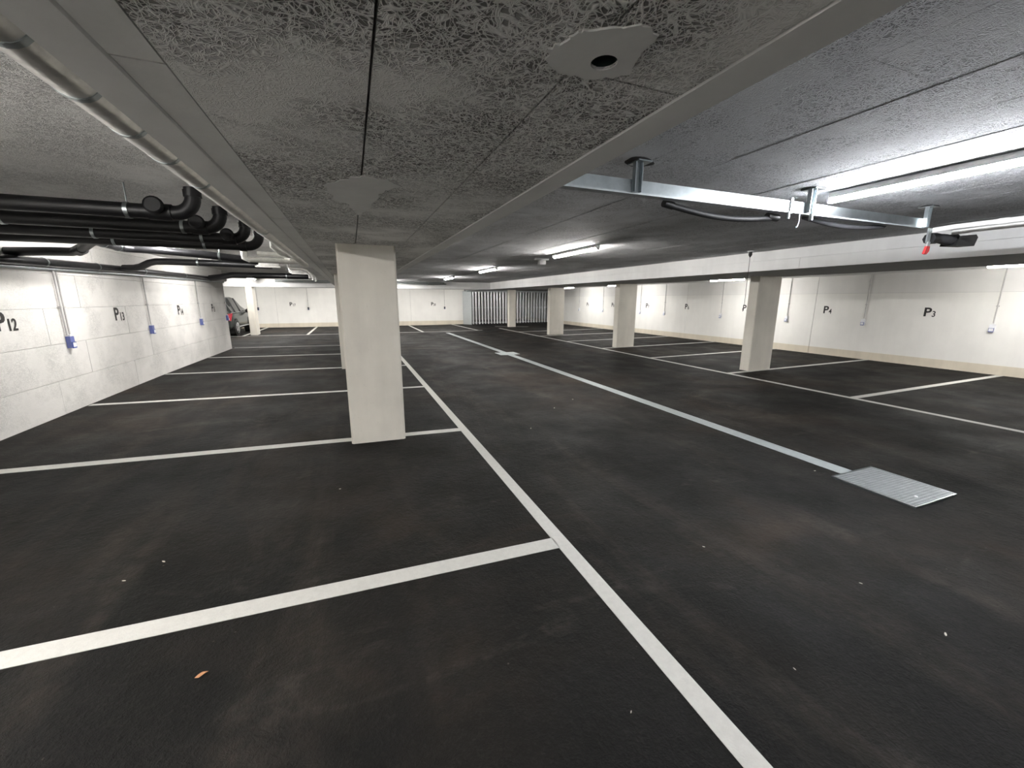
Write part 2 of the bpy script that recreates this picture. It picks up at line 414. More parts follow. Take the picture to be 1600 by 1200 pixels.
# far cross beam
fb = thing('ceiling_beam', 'white cross beam spanning the far end in front of the end wall', 'beam', (-.5, 21.1, ZR))
obj('core', B(XFL, 6.955, 20.84, 21.48, ZR+.02, ZC+.05), 'raw', fb)
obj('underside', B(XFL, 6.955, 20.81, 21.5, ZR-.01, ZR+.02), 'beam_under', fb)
for a, b_ in zip([XFL, -6, -3.5, -1, 1.5, 4, 5.9], [-6, -3.5, -1, 1.5, 4, 5.9, 6.955]):
    obj('face_panel', B(a+.002, b_-.002, 20.8, 20.84, ZR-.012, ZC), 'beam_white', fb)

# ---------------------------------------------------------------- columns
def column(x0, x1, y0, y1, top, label, c=.014):
    zf = min(fz(x0, y0), fz(x1, y0), fz(x0, y1), fz(x1, y1))-.004
    rt = thing('concrete_column', label, 'column', ((x0+x1)/2, (y0+y1)/2, zf), 'concrete columns')
    obj('shaft', MB().chbox(x0, x1, y0, y1, zf, top, c), 'column', rt)
    return rt
column(-.104, .471, 4.50, 4.76, ZB+.02, 'bare concrete column nearest the camera, under the wood wool clad beam', .018)
column(-.30, .28, 9.72, 9.98, ZB+.02, 'concrete column mostly hidden just behind the nearest column')
column(-.30, .28, 14.95, 15.2, ZB+.02, 'concrete column farthest back under the wood wool clad beam')
column(8.40, 9.12, 6.43, 6.67, ZR+.01, 'nearest concrete column of the right-hand row, standing beside the number P5')
column(8.33, 9.05, 11.35, 11.6, ZR+.01, 'second concrete column of the right-hand row from the camera')
column(8.42, 9.16, 16.6, 16.85, ZR+.01, 'third concrete column of the right-hand row, just right of the gate')
column(8.60, 9.02, 22.2, 22.5, ZC-.3, 'farthest thin concrete column of the right row, in front of the gate')
column(-4.25, -3.98, 20.82, 21.45, ZR-.01, 'far left concrete column beside the parked car')

# ---------------------------------------------------------------- painted lines (follow the floor)
def line(x0, y0, x1, y1, wd, label, mat='line', n=None, name='bay_line'):
    d = Vector((x1-x0, y1-y0, 0)); ln = d.length; d.normalize(); q = Vector((-d.y, d.x, 0))*wd/2
    n = n or max(2, int(ln/.8)); mb = MB(); vs = []
    for i in range(n+1):
        p = Vector((x0, y0, 0)).lerp(Vector((x1, y1, 0)), i/n)
        for s, h in ((-1, -.003), (-1, .003), (1, .003), (1, -.003)):
            a = p+q*s; vs.append((a.x, a.y, fz(a.x, a.y)+h))
    fs = [(i*4+k, i*4+(k+1) % 4, i*4+4+(k+1) % 4, i*4+4+k) for i in range(n) for k in range(4)] + [(0, 1, 2, 3), (n*4+3, n*4+2, n*4+1, n*4)]
    mb.add(vs, fs)
    return tag(obj(name, mb, mat), label, 'line marking', 'white floor lines')
LX, RX = 1.195, 7.72
line(LX, -3.5, LX-.02, 15.2, .095, 'long white line running away beside the nearest column, left edge of the driving lane', name='lane_line')
line(RX, -3.5, RX+.02, 21.5, .10, 'long white line along the right edge of the driving lane', name='lane_line')
ordn = ['nearest', 'second nearest', 'third nearest', 'fourth nearest', 'fifth nearest', 'sixth nearest', 'seventh nearest', 'eighth nearest']
for i, (y, yl) in enumerate(((2.10, 2.19), (4.63, 4.75), (7.29, 7.36), (9.90, 9.94), (12.55, 12.6), (15.1, 15.15))):
    xe_ = XWL+.02
    line(LX-.045, y, xe_, yl, .115 if i < 2 else .10, 'white bay line across the left-hand bays, %s to the camera' % ordn[i], 'line')
for i, y in enumerate((3.97, 6.41, 8.97, 11.37, 13.79, 16.25, 18.75)):
    line(RX+.05, y, XWR-.03, y, .11, 'white bay line across the right-hand bays, %s' % (ordn[i]+' in view'), 'line2')
line(XFL+.02, 20.25, 6.45, 20.6, .10, 'white line across the far end in front of the end wall bays', name='lane_line')
for i, x in enumerate((-4.45, -1.95, .7, 3.3, 6.05)):
    line(x+.15*(i == 4), 20.41+.06*i, x, YF-.03, .11, 'white bay line at the end wall, %s from the left' % ['first', 'second', 'third', 'fourth', 'fifth'][i], 'line2')
line(8.0, 23.0, 9.75, 22.0, .11, 'short white line at the foot of the farthest right column', 'line2')

# ---------------------------------------------------------------- drain channel, plate and gully grate
dr = thing('drainage_channel', 'long pale grey drainage channel sunk along the driving lane', 'drain', (XC, 10, 0))
y = 2.16
while y < 19.7:
    y1 = min(y+1.0, 19.75)
    if y < 11.1 < y1: y1 = 11.125
    obj('cover_section', B(XC-.078, XC+.078, y+.001, y1-.001, -.02, .0045), 'drain', dr)
    y = 11.695 if y1 == 11.125 else y1
for s in (-1, 1): [obj('edge_angle', B(XC+s*.083-.005, XC+s*.083+.005, a, b_, -.02, .0055), 'galv_dull', dr) for a, b_ in ((2.16, 11.125), (11.695, 19.75))]
pl = thing('inspection_plate', 'square grey steel plate set in the drainage channel', 'floor plate', (4.36, 11.42, 0))
obj('plate', B(4.06, 4.66, 11.14, 11.68, -.01, .009), 'drain', pl)
obj('plate_rim', MB().box(4.05, 4.67, 11.13, 11.14, -.01, .011).box(4.05, 4.67, 11.68, 11.69, -.01, .011).box(4.05, 4.06, 11.13, 11.69, -.01, .011).box(4.66, 4.67, 11.13, 11.69, -.01, .011), 'galv_dull', pl)
gx0, gx1, gy0, gy1 = 4.10, 4.70, 1.54, 2.14
gr = thing('gully_grate', 'square galvanised gully grate at the near end of the drain', 'drain grate', (4.4, 1.84, 0))
obj('pan', B(gx0, gx1, gy0, gy1, -.02, .0045), 'drain', gr)
t = .012
obj('frame', MB().box(gx0-t, gx1+t, gy0-t, gy0, -.02, .018).box(gx0-t, gx1+t, gy1, gy1+t, -.02, .018).box(gx0-t, gx0, gy0, gy1, -.02, .018).box(gx1, gx1+t, gy0, gy1, -.02, .018), 'galv', gr)
mb = MB()
for k in range(38): xx = gx0+.008+k*(.6-.016)/37; mb.box(xx-.0022, xx+.0022, gy0, gy1, .004, .016)
tag(obj('bearing_bars', mb, 'galv_dull', gr), kind='stuff')
mb = MB()
for k in range(20): yy = gy0+.015+k*.57/19; mb.box(gx0, gx1, yy-.0018, yy+.0018, .008, .0158)
tag(obj('cross_bars', mb, 'galv_dull', gr), kind='stuff')
obj('clip', MB().disc((4.32, 1.63), .012, .012, .021, 12), 'housing', gr)

# ---------------------------------------------------------------- LED battens
def batten(x, y0, y1, ztop, label, mat='lamp', axis='y'):
    z = ztop-.004
    rt = thing('light_fixture', label, 'light', (x, (y0+y1)/2, z-.08), 'linear LED battens')
    obj('housing', B(x-.044, x+.044, y0+.02, y1-.02, z-.040, z), 'housing', rt)
    n = 12; prof = [(x-.034*math.cos(.25+(math.pi-.5)*i/n), z-.030-.045*math.sin(.25+(math.pi-.5)*i/n)) for i in range(n+1)]
    obj('diffuser', MB().extr(prof, 'y', y0+.02, y1-.02), mat, rt)
    for a, b_ in ((y0, y0+.02), (y1-.02, y1)): obj('end_cap', MB().extr([(px+(px-x)*.06, pz) for px, pz in prof], 'y', a, b_), 'housing', rt)
    return rt
LL = 1.5
for i, ye_ in enumerate((-2.55, 2.31, 7.16, 12.0, 16.9)):
    batten(3.70, ye_-LL, ye_, ZC, ['lit ceiling light above the driving lane behind the camera', 'large lit ceiling light above the driving lane at the upper right', 'lit lane ceiling light just in front of the small emergency light', 'lit lane ceiling light, third from the camera', 'lit lane ceiling light farthest away near the cross beam'][i], 'lamp_cool' if i < 2 else 'lamp')
for i, ye_ in enumerate((3.95, 10.25, 16.0, 20.4)):
    batten(11.1, ye_-1.3, ye_, ZRC, ['lit bay light at the right edge of the picture above the P3 bay', 'lit bay light behind the right beam above the P5 bay', 'lit bay light showing beside the second right-hand column', 'lit bay light showing beside the third right-hand column'][i], 'lamp_bay')
for i, (x, ye_) in enumerate(((-2.4, -2.3), (-2.4, 2.2), (-2.4, 7.75), (-2.2, 11.9), (-3.7, 20.2))):
    batten(x, ye_-(1.2 if i in (2, 3) else LL), ye_, ZC, ['left bay ceiling light behind the camera', 'left bay ceiling light just outside the left edge', 'left bay ceiling light hidden above the black pipes', 'left bay ceiling light above the P14 bay behind the pipes', 'bright light against the cross beam above the parked car'][i], 'lamp_bay' if i in (2, 3) else 'lamp')
batten(1.75, 18.9, 20.4, ZC, 'lit lane light hidden behind the nearest column close to the cross beam')
for x, y0 in ((-2.8, 22.4), (.8, 22.6), (5.0, 22.8), (-6.5, 22.4)):
    batten(x, y0, y0+1.5, ZC, 'end bay ceiling light hidden behind the cross beam at x %s' % ({-2.8: 'left of the nearest column', .8: 'behind the nearest column', 5.0: 'near the gate', -6.5: 'over the parked car'}[x]))
for o in C.objects:
    if o.get('label', '').startswith('end bay ceiling light'): o['label'] = o['label'].replace(' at x ', ', ')

# ---------------------------------------------------------------- black soil pipes over the left bays
def strap(rt, cx, cy, cz, rad, axis, ztop=None, mat='galv'):
    st = obj('pipe_clamp', MB().ring((cx, cy, cz), axis, rad+.006, .026, 16), mat, rt)
    if ztop: obj('hanger_rod', MB().tube([(cx, cy, cz+rad), (cx, cy, ztop)], .005, 6), mat, st)
def soil_pipe(y, z, xend, rad, clamps, label, bulge, w0=XWL):
    rt = thing('drain_pipe', label, 'pipe', ((w0+xend)/2, y, z), 'black drain pipes over the left bays')
    R_ = .13
    path = [(w0+.005, y, z), (xend-R_, y, z)] + arc((xend-R_, y, z+R_), R_, -math.pi/2, 0, (1, 0, 0), (0, 0, 1), 8)[1:] + [(xend, y, ZC-.001)]
    obj('pipe', MB().tube(path, rad, 18), 'pipe_black', rt)
    obj('socket', MB().ring((xend-R_-.05, y, z), (1, 0, 0), rad+.009, .07), 'pipe_black', rt)
    obj('socket', MB().ring((xend, y, min(z+R_+.02, ZC-.03)), (0, 0, 1), rad+.008, .05), 'pipe_black', rt)
    for cx in clamps: strap(rt, cx, y, z, rad, (1, 0, 0), ZC-.001)
    if bulge is None: return rt
    if bulge is not None:
        bo = MB(); bo.ring((bulge, y, z), (1, 0, 0), rad+.008, .13); bo.tube([(bulge, y, z+.02), (bulge, y-.085, z+.034)], [.054, .054], 18)
        bf_ = obj('cleanout_branch', bo, 'pipe_black', rt); obj('cleanout_cap', MB().tube([(bulge, y-.08, z+.033), (bulge, y-.10, z+.036), (bulge, y-.108, z+.037)], [.064, .064, .05], 18), 'pipe_black', bf_)
soil_pipe(4.08, CH+.655, -1.10, .053, (-1.52,), 'black drain pipe nearest the camera over the left bays', -1.33)
soil_pipe(4.80, CH+.655, -1.10, .055, (-2.62, -1.40), 'second nearest black drain pipe over the left bays', -1.27)
soil_pipe(5.50, CH+.65, -1.04, .055, (-2.35, -1.45), 'third nearest black drain pipe over the left bays', -1.2)
p4 = soil_pipe(6.12, CH+.645, -1.02, .055, (-2.45, -1.6), 'fourth black drain pipe, with the widest bend at the beam end', None)
obj('branch_pipe', MB().tube([(-2.62, 6.14, CH+.645), (-2.72, 6.25, CH+.63), (-2.93, 6.45, CH+.55), (-3.02, 6.5, CH+.535), (-3.25, 6.5, CH+.53), (-3.59, 6.5, CH+.515)], .05, 16), 'pipe_black', p4)
obj('socket', MB().tube([(-2.88, 6.41, CH+.565), (-2.95, 6.47, CH+.545)], .06, 16), 'pipe_black', p4)
# pipe that comes along the bay and turns across it
rt = thing('drain_pipe', 'shiny dark pipe turning from the wall across the P13 bay', 'pipe', (-2.2, 7.4, CH+.6), 'black drain pipes over the left bays')
obj('pipe', MB().tube([(-2.772, 6.46, CH+.668), (-2.77, 6.7, CH+.662), (-2.76, 7.0, CH+.655)] + arc((-2.62, 7.0, CH+.655), .14, math.pi, math.pi/2, (1, 0, 0), (0, 1, 0), 6) + [(-2.4, 7.145, CH+.648), (-1.9, 7.18, CH+.615), (-1.25, 7.22, CH+.55)], .053, 16), 'pipe_dark', rt)
for yy, zz in ((6.6, .665), (6.93, .657)): strap(rt, -2.765, yy, CH+zz, .053, (0, 1, 0), ZC-.001)
strap(rt, -1.72, 7.19, CH+.597, .053, (1, 0, 0), ZC-.001)
rt = thing('drain_pipe', 'black pipe with a swan-neck end joining the wall pipe', 'pipe', (-2.2, 8.5, CH+.55), 'black drain pipes over the left bays')
obj('pipe', MB().tube([(-3.46, 8.75, CH+.49), (-3.3, 8.72, CH+.495), (-3.2, 8.68, CH+.515), (-3.05, 8.6, CH+.575), (-2.95, 8.56, CH+.595), (-2.8, 8.53, CH+.597), (-2.0, 8.45, CH+.585), (-1.25, 8.4, CH+.565)], .053, 16), 'pipe_black', rt)
for xx in (-2.35, -1.72): strap(rt, xx, 8.48, CH+.59, .053, (1, 0, 0), ZC-.001)
rt = thing('wall_pipe', 'shiny dark drain pipe running along the top of the left wall', 'pipe', (-3.5, 9, CH+.45), 'black drain pipes over the left bays')
obj('pipe', MB().tube([(-3.52, 3.0, CH+.35), (-3.52, 8.8, CH+.475), (-3.52, 14.9, CH+.555)], .052, 16), 'pipe_dark', rt)
for yy in (6.0, 6.95, 8.1, 9.6, 11.6): strap(rt, -3.52, yy, CH+(.35+(yy-3)*.0216 if yy < 8.8 else .475+(yy-8.8)*.0131), .052, (0, 1, 0))
rt = thing('wall_pipe', 'thin grey conduit under the dark pipe at the top of the left wall', 'pipe', (-3.57, 9, CH+.37), None)
obj('conduit', MB().tube([(-3.565, 3.0, CH+.285), (-3.565, 8.8, CH+.40), (-3.565, 14.9, CH+.485)], .022, 10), 'galv_dull', rt)
rt = thing('drain_pipe', 'black pipe crossing in front of the far cross beam', 'pipe', (-1.8, 12.9, CH+.62), 'black drain pipes over the left bays')
obj('pipe', MB().tube([(-3.45, 13.2, CH+.535), (-3.2, 13.1, CH+.56), (-2.9, 13.0, CH+.615), (-1.0, 12.9, CH+.61)], .075, 16), 'pipe_black', rt)
strap(rt, -1.6, 12.93, CH+.612, .075, (1, 0, 0), ZC-.001)

# silver duct along the beam and foil-wrapped pipework
rt = thing('insulated_pipe', 'long foil-wrapped silver pipe along the left side of the beam', 'pipe', (-.68, 3.5, CH+.6))
obj('pipe', MB().tube([(-.668, -1.2, CH+.605), (-.668, 1.5, CH+.605), (-.668, 6.48, CH+.605)], .062, 20), 'foil', rt)
for yy in (.95, 1.35, 1.62, 1.9, 2.2, 2.6, 4.2): obj('tape_band', MB().ring((-.668, yy, CH+.605), (0, 1, 0), .0645, .022, 20), 'galv', rt)
obj('edge_strip', B(-.606, -.594, -1.2, 6.48, CH+.60, CH+.655), 'galv', rt)
rt = thing('foil_pipework', 'foil-wrapped silver pipe loop hanging beside the beam behind the black pipes', 'pipe', (-1.05, 7.0, CH+.6))
mbp = MB(); Y0 = 7.0
obj('lower_run', MB().tube([(-1.38, Y0, CH+.66), (-1.38, Y0, CH+.575), (-1.33, Y0, CH+.555), (-.66, Y0+.1, CH+.545)], .040, 12), 'white_foil', rt)
obj('upper_run', MB().tube([(-1.22, Y0+.05, CH+.645), (-.9, Y0+.05, CH+.64), (-.80, Y0+.05, CH+.60), (-.80, Y0+.05, CH+.56)], .036, 12), 'white_foil', rt)
obj('riser', MB().tube([(-.93, 6.55, ZC-.001), (-.93, 6.55, CH+.70), (-.86, 6.6, CH+.63), (-.7, 6.8, CH+.60)], .045, 14), 'white_foil', rt)
obj('elbow', MB().tube([(-.72, 6.55, CH+.61), (-.70, 6.9, CH+.60), (-.68, 7.3, CH+.56), (-.66, 7.7, CH+.555)], .05, 14), 'white_foil', rt)
obj('pump_body', MB().tube([(-1.42, 8.05, CH+.555), (-1.2, 8.05, CH+.58), (-1.1, 8.05, CH+.555)], [.03, .055, .03], 14).box(-1.44, -1.08, 8.0, 8.1, CH+.515, CH+.54), 'white_foil', rt)
for k in range(3):
    q = thing('white_pipe', ['front', 'middle', 'rear'][k]+' of the three white pipes bending down beside the beam', 'pipe', (-.9, 11.0+.7*k, CH+.56), 'white pipes bending down beside the beam')
    yk = 10.6+.9*k
    obj('pipe', MB().tube([(-1.25-.1*k, yk, ZC-.001), (-1.25-.1*k, yk, CH+.70), (-1.2-.1*k, yk, CH+.665), (-.98, yk, CH+.66), (-.90, yk+.1, CH+.63), (-.86, yk+.25, CH+.55), (-.86, yk+.25, CH+.47)], .026, 10), 'conduit_white', q)

# twin pipes on the far cross beam
for k, (zz, lb) in enumerate(((.80, 'upper of the twin silver pipes along the far cross beam'), (.735, 'lower of the twin silver pipes along the far cross beam'))):
    q = thing('beam_pipe', lb, 'pipe', (1, 20.4, CH+zz), 'twin pipes on the cross beam')
    obj('pipe', MB().tube([(-3.0, 20.45, CH+zz), (4.3+.1*k, 20.45, CH+zz), (4.42+.1*k, 20.5, CH+zz), (4.45+.1*k, 20.62, CH+zz), (4.45+.1*k, 20.8, CH+zz)], .024, 10), 'galv', q)
    obj('pipe_clamp', B(3.6, 3.64, 20.42, 20.8, CH+zz-.05, CH+zz+.03), 'galv_dull', q)

# ---------------------------------------------------------------- galvanised rail under the lane ceiling
YR = 2.27
ra = thing('steel_rail', 'galvanised steel rail hung under the lane ceiling on three brackets', 'rail', (3.0, YR, CH+.66))
obj('rail_web', B(1.003, 5.06, YR, YR+.012, CH+.672, CH+.738), 'galv', ra)
obj('rail_flange', B(1.003, 5.06, YR, YR+.06, CH+.660, CH+.672), 'galv_dull', ra)
obj('rail_flange', B(1.003, 5.06, YR, YR+.06, CH+.738, CH+.744), 'galv', ra)
for k, bx in enumerate((1.74, 3.40, 5.03)):
    bkt = obj('bracket', MB().box(bx-.028, bx-.022, YR-.034, YR-.002, CH+.668, ZC-.008).box(bx+.022, bx+.028, YR-.034, YR-.002, CH+.668, ZC-.008).box(bx-.022, bx+.022, YR-.012, YR-.002, CH+.668, ZC-.008), 'galv', ra)
    obj('base_plate', B(bx-.03, bx+.075, YR-.06, YR+.05, ZC-.010, ZC-.0025), 'galv', bkt)
    obj('cutout_shade', ragged(bx+.02, YR, .11 if k == 0 else .085, .075, 28, .12, 70+k, ZC-.002, ZC+.001), 'shade_black', bkt)  # uncut ceiling: near-black sheet carries the shade of a cutout in its colour
obj('clamp_bolt', MB().tube([(3.42, YR-.02, CH+.665), (3.42, YR-.02, CH+.615)], .016, 6), 'galv', ra)
obj('clamp_bolt', MB().tube([(3.17, YR-.01, CH+.66), (3.17, YR-.01, CH+.61)], .013, 6), 'galv', ra)
obj('clamp_strap', B(3.19, 3.215, YR-.008, YR-.001, CH+.655, CH+.765), 'galv', ra)
obj('hook', MB().tube([(3.31, YR, CH+.655), (3.315, YR, CH+.60), (3.30, YR, CH+.56), (3.285, YR, CH+.553), (3.28, YR, CH+.57)], .005, 6), 'galv', ra)
q = thing('flexible_hose', 'black rubber hose sagging behind the rail between the first two brackets', 'hose', (2.6, YR+.05, CH+.6))
obj('hose', MB().tube([(2.08+.11*i, YR+.095, CH+.648-.045*math.sin(math.pi*i/10)-.012*i/10) for i in range(11)], .021, 12), 'rubber', q)
obj('coupling', MB().tube([(3.08, YR+.095, CH+.641), (3.19, YR+.09, CH+.634)], .027, 12), 'carblack', q)
obj('coupling', MB().tube([(2.06, YR+.095, CH+.652), (2.14, YR+.095, CH+.640)], .026, 12), 'carblack', q)
q = thing('flexible_hose', 'pale grey hose sagging below the rail right of the clamp bolts', 'hose', (4.0, YR+.05, CH+.62))
obj('hose', MB().tube([(3.5+.1*i, YR+.09, CH+.665-.04*math.sin(math.pi*i/11)) for i in range(12)], .020, 12), 'insul', q)
v = thing('shutoff_valve', 'dark insulated shut-off valve with a red lever at the end of the rail', 'valve', (5.4, YR, CH+.55))
obj('valve_body', MB().tube([(5.17, YR, CH+.575), (5.29, YR, CH+.585)], .05, 8), 'blue', v).data.materials[0] = M['pipe_black']
obj('valve_neck', MB().tube([(5.29, YR, CH+.585), (5.42, YR, CH+.585), (5.5, YR, CH+.578), (5.62, YR, CH+.60)], [.042, .048, .05, .045], 12), 'insul', v)
obj('actuator_box', MB().extr([(5.52, CH+.525), (5.86, CH+.535), (5.90, CH+.62), (5.86, CH+.645), (5.56, CH+.615)], 'y', YR-.06, YR+.06), 'carblack', v)
sp = obj('lever_stem', MB().box(5.075, 5.125, YR-.03, YR-.018, CH+.53, CH+.66), 'galv', v)
obj('lever', MB().extr([(5.06, CH+.43), (5.10, CH+.425), (5.135, CH+.455), (5.135, CH+.50), (5.085, CH+.50)], 'y', YR-.036, YR-.018), 'red', v)
obj('lever_arm', MB().box(5.09, 5.13, YR-.034, YR-.022, CH+.495, CH+.54), 'galv_dull', v)
for k, (xx, zz) in enumerate(((5.16, .655), (5.50, .652))):
    q = thing('conduit_pipe', ['upper', 'lower'][k]+' white plastic pipe leaving the valve toward the right edge', 'pipe', (xx, 0, CH+zz), 'white pipes by the valve')
    obj('pipe', MB().tube([(xx, -1.5, CH+zz), (xx, 1.95, CH+zz), (xx, 2.1, CH+zz), (xx-.02, 2.24, CH+zz-.01)], .022, 12), 'conduit_white', q)
    for yy in (1.35, 1.8): obj('coupler', MB().ring((xx, yy-.1*k, CH+zz), (0, 1, 0), .026, .06), 'conduit_white', q)

# emergency light, pull cord
q = thing('emergency_light', 'small white emergency light on the lane ceiling', 'light', (3.83, 8.0, ZC-.13))
obj('base', MB().box(3.69, 3.99, 7.96, 8.06, ZC-.035, ZC-.001), 'housing', q)
obj('lamp_box', B(3.77, 3.91, 7.94, 8.04, ZC-.125, ZC-.045), 'housing', q); obj('bracket', B(3.82, 3.86, 7.97, 8.02, ZC-.045, ZC-.035), 'housing', q)
q = thing('pull_cord', 'thin pull cord hanging from the ceiling in front of the right beam', 'cord', (6.66, 5.34, CH-.13))
obj('ceiling_rose', MB().disc((6.66, 5.34), .05, ZC-.018, ZC-.001, 16), 'housing', q)
obj('bell', MB().tube([(6.66, 5.34, ZC-.018), (6.66, 5.34, ZC-.07), (6.66, 5.34, ZC-.11)], [.028, .03, .008], 10), 'carblack', q)
obj('cord', MB().tube([(6.66, 5.34, ZC-.10), (6.66, 5.34, CH+.1), (6.66, 5.34, CH-.09), (6.63, 5.34, CH-.16), (6.64, 5.34, CH-.21)], .0045, 6), 'insul', q)

# ---------------------------------------------------------------- wall sockets with conduits
def socket_box(p, nrm, top, label, twin=False):
    """p on the wall, nrm into the room"""
    nrm = Vector(nrm); tv = Vector((-nrm.y, nrm.x, 0)); p = Vector(p)
    rt = thing('wall_socket', label, 'socket', p, 'wall sockets with conduits')
    def bx(t0, t1, d0, d1, z0, z1):
        mb = MB(); cs = [p+tv*a+nrm*d for a, d in ((t0, d0), (t1, d0), (t1, d1), (t0, d1))]
        if tv.cross(nrm).z < 0: cs.reverse()
        return mb.prism([(q.x, q.y) for q in cs], p.z+z0, p.z+z1)
    obj('box', bx(-.042, .042, .001, .05, -.01, .075), 'box_blue' if nrm.x > 0 else 'insul' if nrm.y < 0 else 'box_white', rt)
    ld = obj('socket_body', bx(-.042, .042, .001, .052, -.08, -.01), 'box_blue' if nrm.x > 0 else 'insul' if nrm.y < 0 else 'box_white', rt)
    obj('lid', bx(-.034, .034, .052, .066, -.066, -.002), 'insul' if nrm.y < 0 else 'box_white', ld)
    obj('hinge', bx(-.036, .036, .050, .064, -.084, -.068), 'blue', ld)
    obj('lid_rim', MB_join(bx(-.040, -.034, .052, .064, -.072, 0), bx(.034, .040, .052, .064, -.072, 0), bx(-.034, .034, .052, .066, -.01, 0)), 'blue', ld)
    obj('gland', bx(-.016, .016, .012, .042, .075, .10), 'housing', rt)
    for k, t_ in enumerate((-.03, .03) if twin else (0,)):
        a = p+tv*t_+nrm*.02
        cd = obj('conduit', MB().tube([(a.x, a.y, p.z+.09), (a.x, a.y, top)], .0105, 8), 'conduit', rt)
        obj('conduit_clip', bx(t_-.02, t_+.02, 0.001, .035, .45, .475), 'conduit', cd)
    return rt
zs = CH-.58
for i, (y, lb) in enumerate(((7.23, 'between P12 and P13'), (9.67, 'between P13 and P14'), (12.46, 'between P14 and P15'), (14.80, 'beyond P15 at the wall end'))):
    socket_box((XWL+.004, y, zs), (1, 0, 0), CH+(.40 if i == 0 else .44 + .02*i), 'blue and white socket with conduit on the left wall, '+lb, i == 0)
for i, (y, lb) in enumerate(((4.25, 'right of P3'), (6.63, 'between P3 and P4'), (8.71, 'hard by the nearest right column'), (11.19, 'between P5 and P6'), (14.13, 'between P6 and P7'), (15.75, 'left of P7 beside the second column'), (18.84, 'between P8 and P9'), (21.33, 'left of P9 beside the third column'))):
    socket_box((XWR-.003, y, zs), (-1, 0, 0), ZRC-.002, 'small white socket with conduit on the right wall, '+lb)
for i, (x, lb) in enumerate(((-4.8, 'behind the far left column'), (-2.3, 'right of P17'), (5.62, 'right of P20 near the gate'))):
    socket_box((x, YF-.002, zs+.03), (0, -1, 0), ZC-.002, 'dark small socket with conduit on the end wall, '+lb)

# ---------------------------------------------------------------- painted bay numbers
def text_mesh(s, size, off):
    cu = bpy.data.curves.new('t', 'FONT'); cu.body = s; cu.size = size; cu.extrude = .001; cu.offset = off; cu.resolution_u = 3
    o = bpy.data.objects.new('t', cu); C.objects.link(o); bpy.context.view_layer.update()
    me = bpy.data.meshes.new_from_object(o.evaluated_get(bpy.context.evaluated_depsgraph_get())); bpy.data.objects.remove(o)
    return me
Pm = text_mesh('P', .285, .007)
for v_ in Pm.vertices: pass
pw = max(v_.co.x for v_ in Pm.vertices); Pm.materials.append(M['black_paint'])
def bay_no(n, p, nrm, where):
    nrm = Vector(nrm); tx = Vector((0, 0, 1)).cross(nrm)          # reading direction
    rt = thing('bay_number', 'black painted bay number P%d on the %s' % (n, where), 'painted number', p, 'painted bay numbers')
    R = Matrix((tx, Vector((0, 0, 1)), nrm)).transposed().to_4x4()
    rt.rotation_euler = R.to_euler()
    o = link('letter', Pm, None, (0, 0, .0015), rt)
    me = text_mesh(str(n), .192, .003); me.materials.append(M['black_paint'])
    o = link('number', me, None, (pw+.006, -.012, .0015), rt); o.scale = (.80, 1, 1)
zt = CH-.37
for n, y in ((12, 6.11), (13, 8.51), (14, 11.12), (15, 13.5)): bay_no(n, (XWL+.003, y, zt+.02), (1, 0, 0), 'left wall')
for n, y in ((3, 5.445), (4, 7.69), (5, 10.33), (6, 13.0), (7, 15.4), (8, 18.1), (9, 20.55)): bay_no(n, (XWR-.002, y, zt), (-1, 0, 0), 'right wall')
for n, x in ((17, -3.25), (18, -.55), (19, 2.1), (20, 4.75)): bay_no(n, (x, YF-.002, CH-.40), (0, -1, 0), 'end wall')

# ---------------------------------------------------------------- slatted gate
YG = 25.2
g = thing('slatted_gate', 'zinc sectional gate of upright slats at the far end', 'gate', (9.9, YG, fz(9.9, YG)))
zt_ = CH+.50
obj('side_panel', MB().prism([(6.80, YG+.75), (7.16, YG-.02), (7.20, YG), (6.84, YG+.77)], fz(7, YG), zt_), 'galv_dull', g)
sl = MB().extr([(-.055, 0), (-.05, 0), (.05, 0), (.055, 0)], 'y', 0, .001)
x = 7.24; k = 0
while x < 12.78:
    wdt = .12
    zf = fz(x, YG)+.03
    obj('slat', MB().prism([(x, YG+.02), (x+.02, YG), (x+wdt-.02, YG), (x+wdt, YG+.02), (x+wdt, YG+.03), (x, YG+.03)], zf, zt_-.04), 'gate', g)
    x += .205; k += 1
for zz in (.10, 1.05, 2.02): obj('cross_rail', B(7.18, 12.8, YG+.03, YG+.06, zz+.03, zz+.07), 'galv_dull', g)
obj('track', B(6.85, 12.8, YG-.04, YG+.09, zt_-.03, zt_+.06), 'galv_dull', g)

# ---------------------------------------------------------------- parked car (nose to the end wall)
XR, YW, zf = -4.72, 20.85, fz(-5.5, 21.5)
Wd = 1.84; xc = XR-Wd/2
car = thing('parked_car', 'dark grey-green car parked nose-in behind the far left column', 'car', (xc, 22.3, zf))
yr = YW-.80
